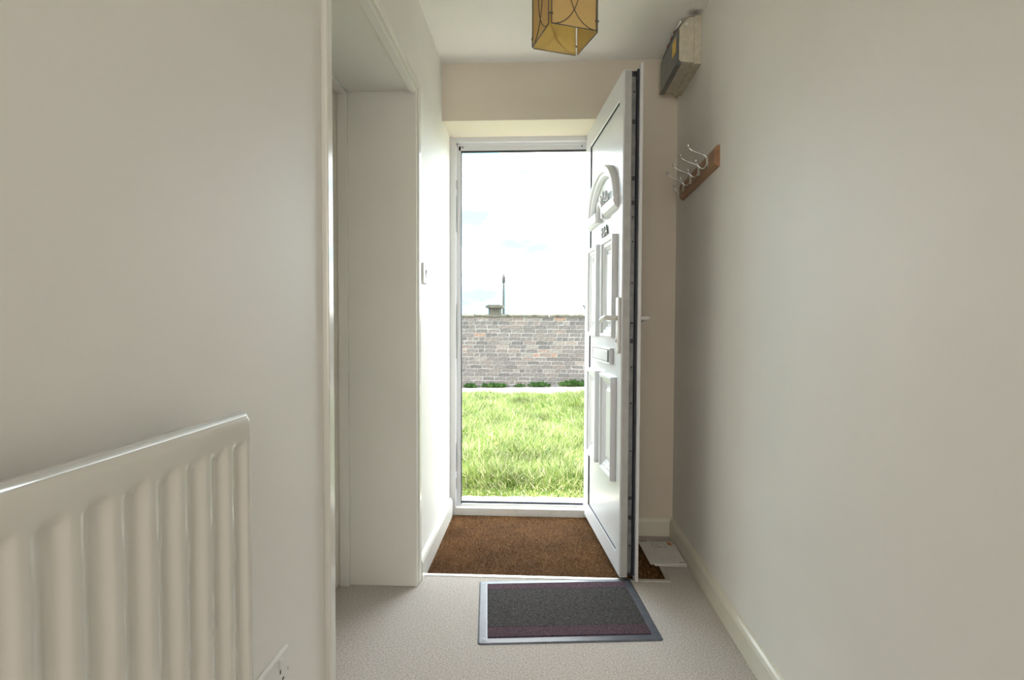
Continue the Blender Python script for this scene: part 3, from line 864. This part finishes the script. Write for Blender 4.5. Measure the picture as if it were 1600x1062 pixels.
# ================================================================== outdoors
G = -0.12
struct(box('ground_step', -3.2, 3.6, OUT, 3.76, G - .2, G, M_slab), 'pale gravelly concrete path just outside the front door', 'path')
struct(box('ground_turf', -7, 7, 3.76, 9.0, G - .2, G - .012, M_soil), 'earth beneath the front lawn', 'ground')
rd = box('ground_road', -9, 9, 8.98, 10.6, -.3, 0, M_road, loc=(0, 0, -.115), rot=(0, -math.radians(1.25), 0))
struct(rd, 'pale pinkish pavement between lawn and brick wall', 'pavement')
struct(box('ground_field', -120, 120, 10.55, 240, -1.2, -.7, M_field), 'open ground beyond the brick wall', 'ground')
struct(box('wall_house_front_left', -5, LX, OUT - .3, OUT, -.3, 2.5, M_render), 'rendered house front left of the door', 'wall')
struct(box('wall_house_front_right', B + .3, 5, OUT - .3, OUT, -.3, 2.5, M_render), 'rendered house front right of the door', 'wall')

# grass: one mesh of bent blades in tufts
def grass_mesh():
    X0, X1, Y0, Y1 = -4.2, 4.2, 3.72, 9.0
    NB_ = 150000
    # denser where the doorway looks
    n1 = int(NB_ * .72)
    y = np.concatenate([Y0 + (Y1 - Y0) * rng.uniform(0, 1, n1) ** 1.25, rng.uniform(Y0, Y1, NB_ - n1)])
    hwid = .45 + .24 * (y[:n1])
    x = np.concatenate([-.05 * y[:n1] + rng.uniform(-1, 1, n1) * hwid * .62, rng.uniform(X0, X1, NB_ - n1)])
    clump = np.sin(x * 5.1 + 1.3 * np.sin(y * 2.3)) * np.sin(y * 4.7 + 1.7 * np.sin(x * 3.1)) 
    edge = np.clip((y - Y0) / .25, .35, 1.0)
    ln = (.11 + .05 * clump + rng.uniform(-.04, .07, NB_)) * edge
    ln = np.clip(ln, .03, .25)
    base_dir = 2.4 + 1.2 * np.sin(x * 1.7 + y * .9) + rng.normal(0, 1.2, NB_)
    lean = np.clip(rng.normal(.9, .35, NB_), .1, 1.5)
    w_ = rng.uniform(.0022, .0050, NB_)
    ddx, ddy = np.cos(base_dir), np.sin(base_dir)
    zb = np.full(NB_, G - .014)
    fa = rng.uniform(0, 2 * PI, NB_); wx, wy = np.cos(fa) * w_, np.sin(fa) * w_
    mid = np.stack([x + ddx * ln * .5 * np.sin(lean * .5), y + ddy * ln * .5 * np.sin(lean * .5), zb + ln * .5 * np.cos(lean * .5)], 1)
    tip = np.stack([mid[:, 0] + ddx * ln * .5 * np.sin(lean * 1.25), mid[:, 1] + ddy * ln * .5 * np.sin(lean * 1.25), mid[:, 2] + ln * .5 * np.cos(lean * 1.25)], 1)
    W = np.stack([wx, wy, np.zeros(NB_)], 1)
    bs = np.stack([x, y, zb], 1)
    V = np.stack([bs - W, bs + W, mid + W * .85, mid - W * .85, tip], 1).reshape(-1, 3)
    idx = np.arange(NB_) * 5
    loops = np.concatenate([np.stack([idx, idx + 1, idx + 2, idx + 3], 1), np.stack([idx + 3, idx + 2, idx + 4, idx + 4], 1)[:, :3]], 1)
    me = bpy.data.meshes.new('lawn_grass')
    me.vertices.add(len(V)); me.vertices.foreach_set('co', V.ravel())
    me.loops.add(loops.size); me.loops.foreach_set('vertex_index', loops.ravel())
    st_ = np.empty(NB_ * 2, int); st_[0::2] = np.arange(NB_) * 7; st_[1::2] = np.arange(NB_) * 7 + 4
    tt = np.empty(NB_ * 2, int); tt[0::2] = 4; tt[1::2] = 3
    me.polygons.add(NB_ * 2); me.polygons.foreach_set('loop_start', st_); me.polygons.foreach_set('loop_total', tt)
    me.update(); me.validate(); me.materials.append(M_grass)
    o = bpy.data.objects.new('lawn_grass', me); C.objects.link(o)
    return tag(o, 'bright sunlit long grass of the front lawn outside', 'grass', kind='stuff')
grass_mesh()

# dandelion
dd = thing('dandelion', 'small yellow dandelion flower in the lawn', 'flower', (-.385, 4.945, G - .01))
bm = NB(); add_tube(bm, [(0, 0, 0), (.006, 0, .05), (.004, .004, .10)], .0022, 6); obj('stem', bm, M_weed, dd)
bm = NB()
for ring, nn, rr in ((0, 14, .022), (1, 10, .014)):
    for k in range(nn):
        a_ = 2 * PI * k / nn + ring * .2
        c_, s_ = math.cos(a_), math.sin(a_)
        v = [bm.verts.new(p_) for p_ in ((.004 - s_ * .002, .004 + c_ * .002, .10), (.004 + s_ * .002, .004 - c_ * .002, .10),
             (.004 + c_ * rr + s_ * .003, .004 + s_ * rr - c_ * .003, .106 + ring * .006), (.004 + c_ * rr - s_ * .003, .004 + s_ * rr + c_ * .003, .106 + ring * .006))]
        bm.faces.new(v)
add_ball(bm, (.004, .004, .103), .007, 8)
obj('petals', bm, M_dandelion, dd)

# ------------------------------------------------------------------ brick garden wall
WY = 10.20
bw = thing('brick_wall', 'weathered grey brick garden wall with mossy coping beyond the lawn', 'garden wall', (0, WY, -.30))
CH, BL, BH, JT = .075, .215, .0655, .0095
NC = 20                                             # courses; top of brickwork at -.30 + 1.5
def brick_mesh(length, var):
    bm = NB()
    add_box(bm, 0, length, 0, .10, 0, BH)
    for v in bm.verts: v.co += Vector((random.uniform(-.002, .002), random.uniform(-.002, .002), random.uniform(-.002, .002)))
    bmesh.ops.bevel(bm, geom=bm.edges[:], offset=.004, segments=1, affect='EDGES')
    me = bpy.data.meshes.new('brick'); bm.to_mesh(me); bm.free(); me.materials.append(M_brick); return me
STR = [brick_mesh(BL, i) for i in range(4)]
HDR = [brick_mesh(.102, i) for i in range(4)]
cands, rest = [], NB()
for c in range(NC):
    x = -6.3 - random.uniform(0, .2)
    z = c * CH
    cut = c % 4 == 2
    while x < 6.5:
        hd_ = random.random() < (.75 if cut else .16)
        L_ = .102 if hd_ else BL
        cands.append((x, z, hd_, L_))
        x += L_ + JT
vis = [q for q in cands if -1.75 < q[0] < 1.3 and q[1] > .1]
vis.sort(key=lambda q: (abs(q[0] + .25)))
vis = vis[:300]
vset = set(vis)
for q in cands:
    x, z, hd_, L_ = q
    yo = random.uniform(-.004, .004)
    if q in vset:
        o = bpy.data.objects.new('brick', random.choice(HDR if hd_ else STR)); C.objects.link(o); o.parent = bw
        o.location = (x, yo - .004, z)
    else:
        add_box(rest, x, x + L_, yo - .004, .09, z, z + BH)
r_ = obj('brick_remainder', rest, M_brick, bw); r_['kind'] = 'stuff'
box('mortar_core', -6.4, 6.6, .001, .22, -.05, NC * CH + .002, M_mortar, bw)
# mossy coping in irregular lengths
x = -6.3
while x < 6.4:
    L_ = random.uniform(.42, .62)
    h0 = .050 + .010 * (1 if x > -.6 else 0) + random.uniform(-.004, .004)
    bm = NB(); add_prism(bm, [(-.03, 0), (.25, 0), (.25, h0 * .5), (.19, h0), (.03, h0), (-.03, h0 * .5)], 'x', x, x + L_ - .008, .006)
    for v in bm.verts: v.co.z += random.uniform(-.004, .006)
    obj('coping_stone', bm, M_coping, bw, loc=(0, 0, NC * CH))
    x += L_
# pier with its cap, rising through the wall
pi_ = obj('pier', add_box(NB(), -.945, -.710, -.02, .26, NC * CH, NC * CH + .165, .006), M_capstone, bw)
obj('pier_cap', add_prism(NB(), [(-.995, 0), (-.665, 0), (-.660, .022), (-.675, .048), (-.72, .062), (-.94, .062), (-.985, .048), (-1.0, .022)], 'y', -.07, .31, .004), M_capstone, bw, loc=(0, 0, NC * CH + .165))

def weed(label, loc, n, spread, size):
    t_ = thing('weed_clump', label, 'weed', loc, group='weeds along the foot of the brick wall')
    bm = NB()
    for _ in range(n):
        a_ = random.uniform(0, 2 * PI); r = random.uniform(0, spread); l_ = size * random.uniform(.5, 1.1); w_ = l_ * .16
        cx, cy = r * math.cos(a_) * 1.6, -abs(r * math.sin(a_)) * .5
        d = Vector((random.uniform(-1, 1), random.uniform(-1, .2), random.uniform(.5, 1.6))).normalized()
        s_ = d.cross(Vector((0, 1, 0.3))).normalized()
        p0 = Vector((cx, cy, 0))
        v = [bm.verts.new(p0), bm.verts.new(p0 + d * l_ * .5 + s_ * w_), bm.verts.new(p0 + d * l_ + Vector((0, 0, -.12 * l_))), bm.verts.new(p0 + d * l_ * .5 - s_ * w_)]
        bm.faces.new(v)
    obj('leaves', bm, M_weed, t_)
for (x, n, sp, sz, lb) in ((-1.28, 60, .09, .13, 'dark green weed clump at the far left foot of the brick wall'),
                           (-.82, 110, .16, .13, 'widest green weed clump below the pier of the brick wall'),
                           (-.36, 50, .06, .10, 'low sparse weed clump at the middle of the wall foot'),
                           (.02, 70, .13, .14, 'bushy weed clump right of the middle of the wall foot'),
                           (.68, 70, .14, .19, 'tall broad leaved weed clump at the wall foot beside the open door')):
    weed(lb, (x, WY - .02, -.115 + .0218 * x), n, sp, sz)

# pole, cable and pipe beyond the wall
PY = 50.0
tp = thing('utility_pole', 'dark wooden utility pole rising behind the garden wall', 'utility pole', (-3.23, PY, -.7))
bm = NB(); add_tube(bm, [(0, 0, 0), (0, 0, 3.2), (0, 0, 6.2)], [.15, .13, .11], 12); obj('post', bm, M_pole, tp)
bm = NB(); add_tube(bm, [(0, 0, 5.45), (0, 0, 5.55), (0, 0, 6.0), (0, 0, 6.1)], [.09, .17, .15, .09], 12); obj('junction_box', bm, M_pole, tp)
box('bracket', -.25, .22, -.06, .06, 5.98, 6.05, M_pole, tp, .01)
bm = NB(); add_tube(bm, [(0, 0, 6.2), (0, 0, 6.32)], [.08, .03], 10); obj('pole_cap', bm, M_pole, tp)
bm = NB(); n = 20
add_tube(bm, [(7.5 * i / n, 0, -.78 * (i / n) + .12 * ((i / n) ** 2 - i / n)) for i in range(n + 1)], .012, 6)
wc = obj('overhead_cable', bm, M_cable, None, loc=(-3.00, PY - .1, 5.28)); tag(wc, 'thin overhead cable running right from the utility pole', 'cable')
bm = NB(); add_tube(bm, [(0, 0, 0), (0, 0, 2.05), (-.01, 0, 2.11), (-.05, 0, 2.13)], .02, 10)
pp = obj('vent_pipe', bm, M_pole, None, loc=(.905, WY + .42, -.7))
tag(pp, 'short grey pipe poking up behind the wall beside the open door', 'pipe')
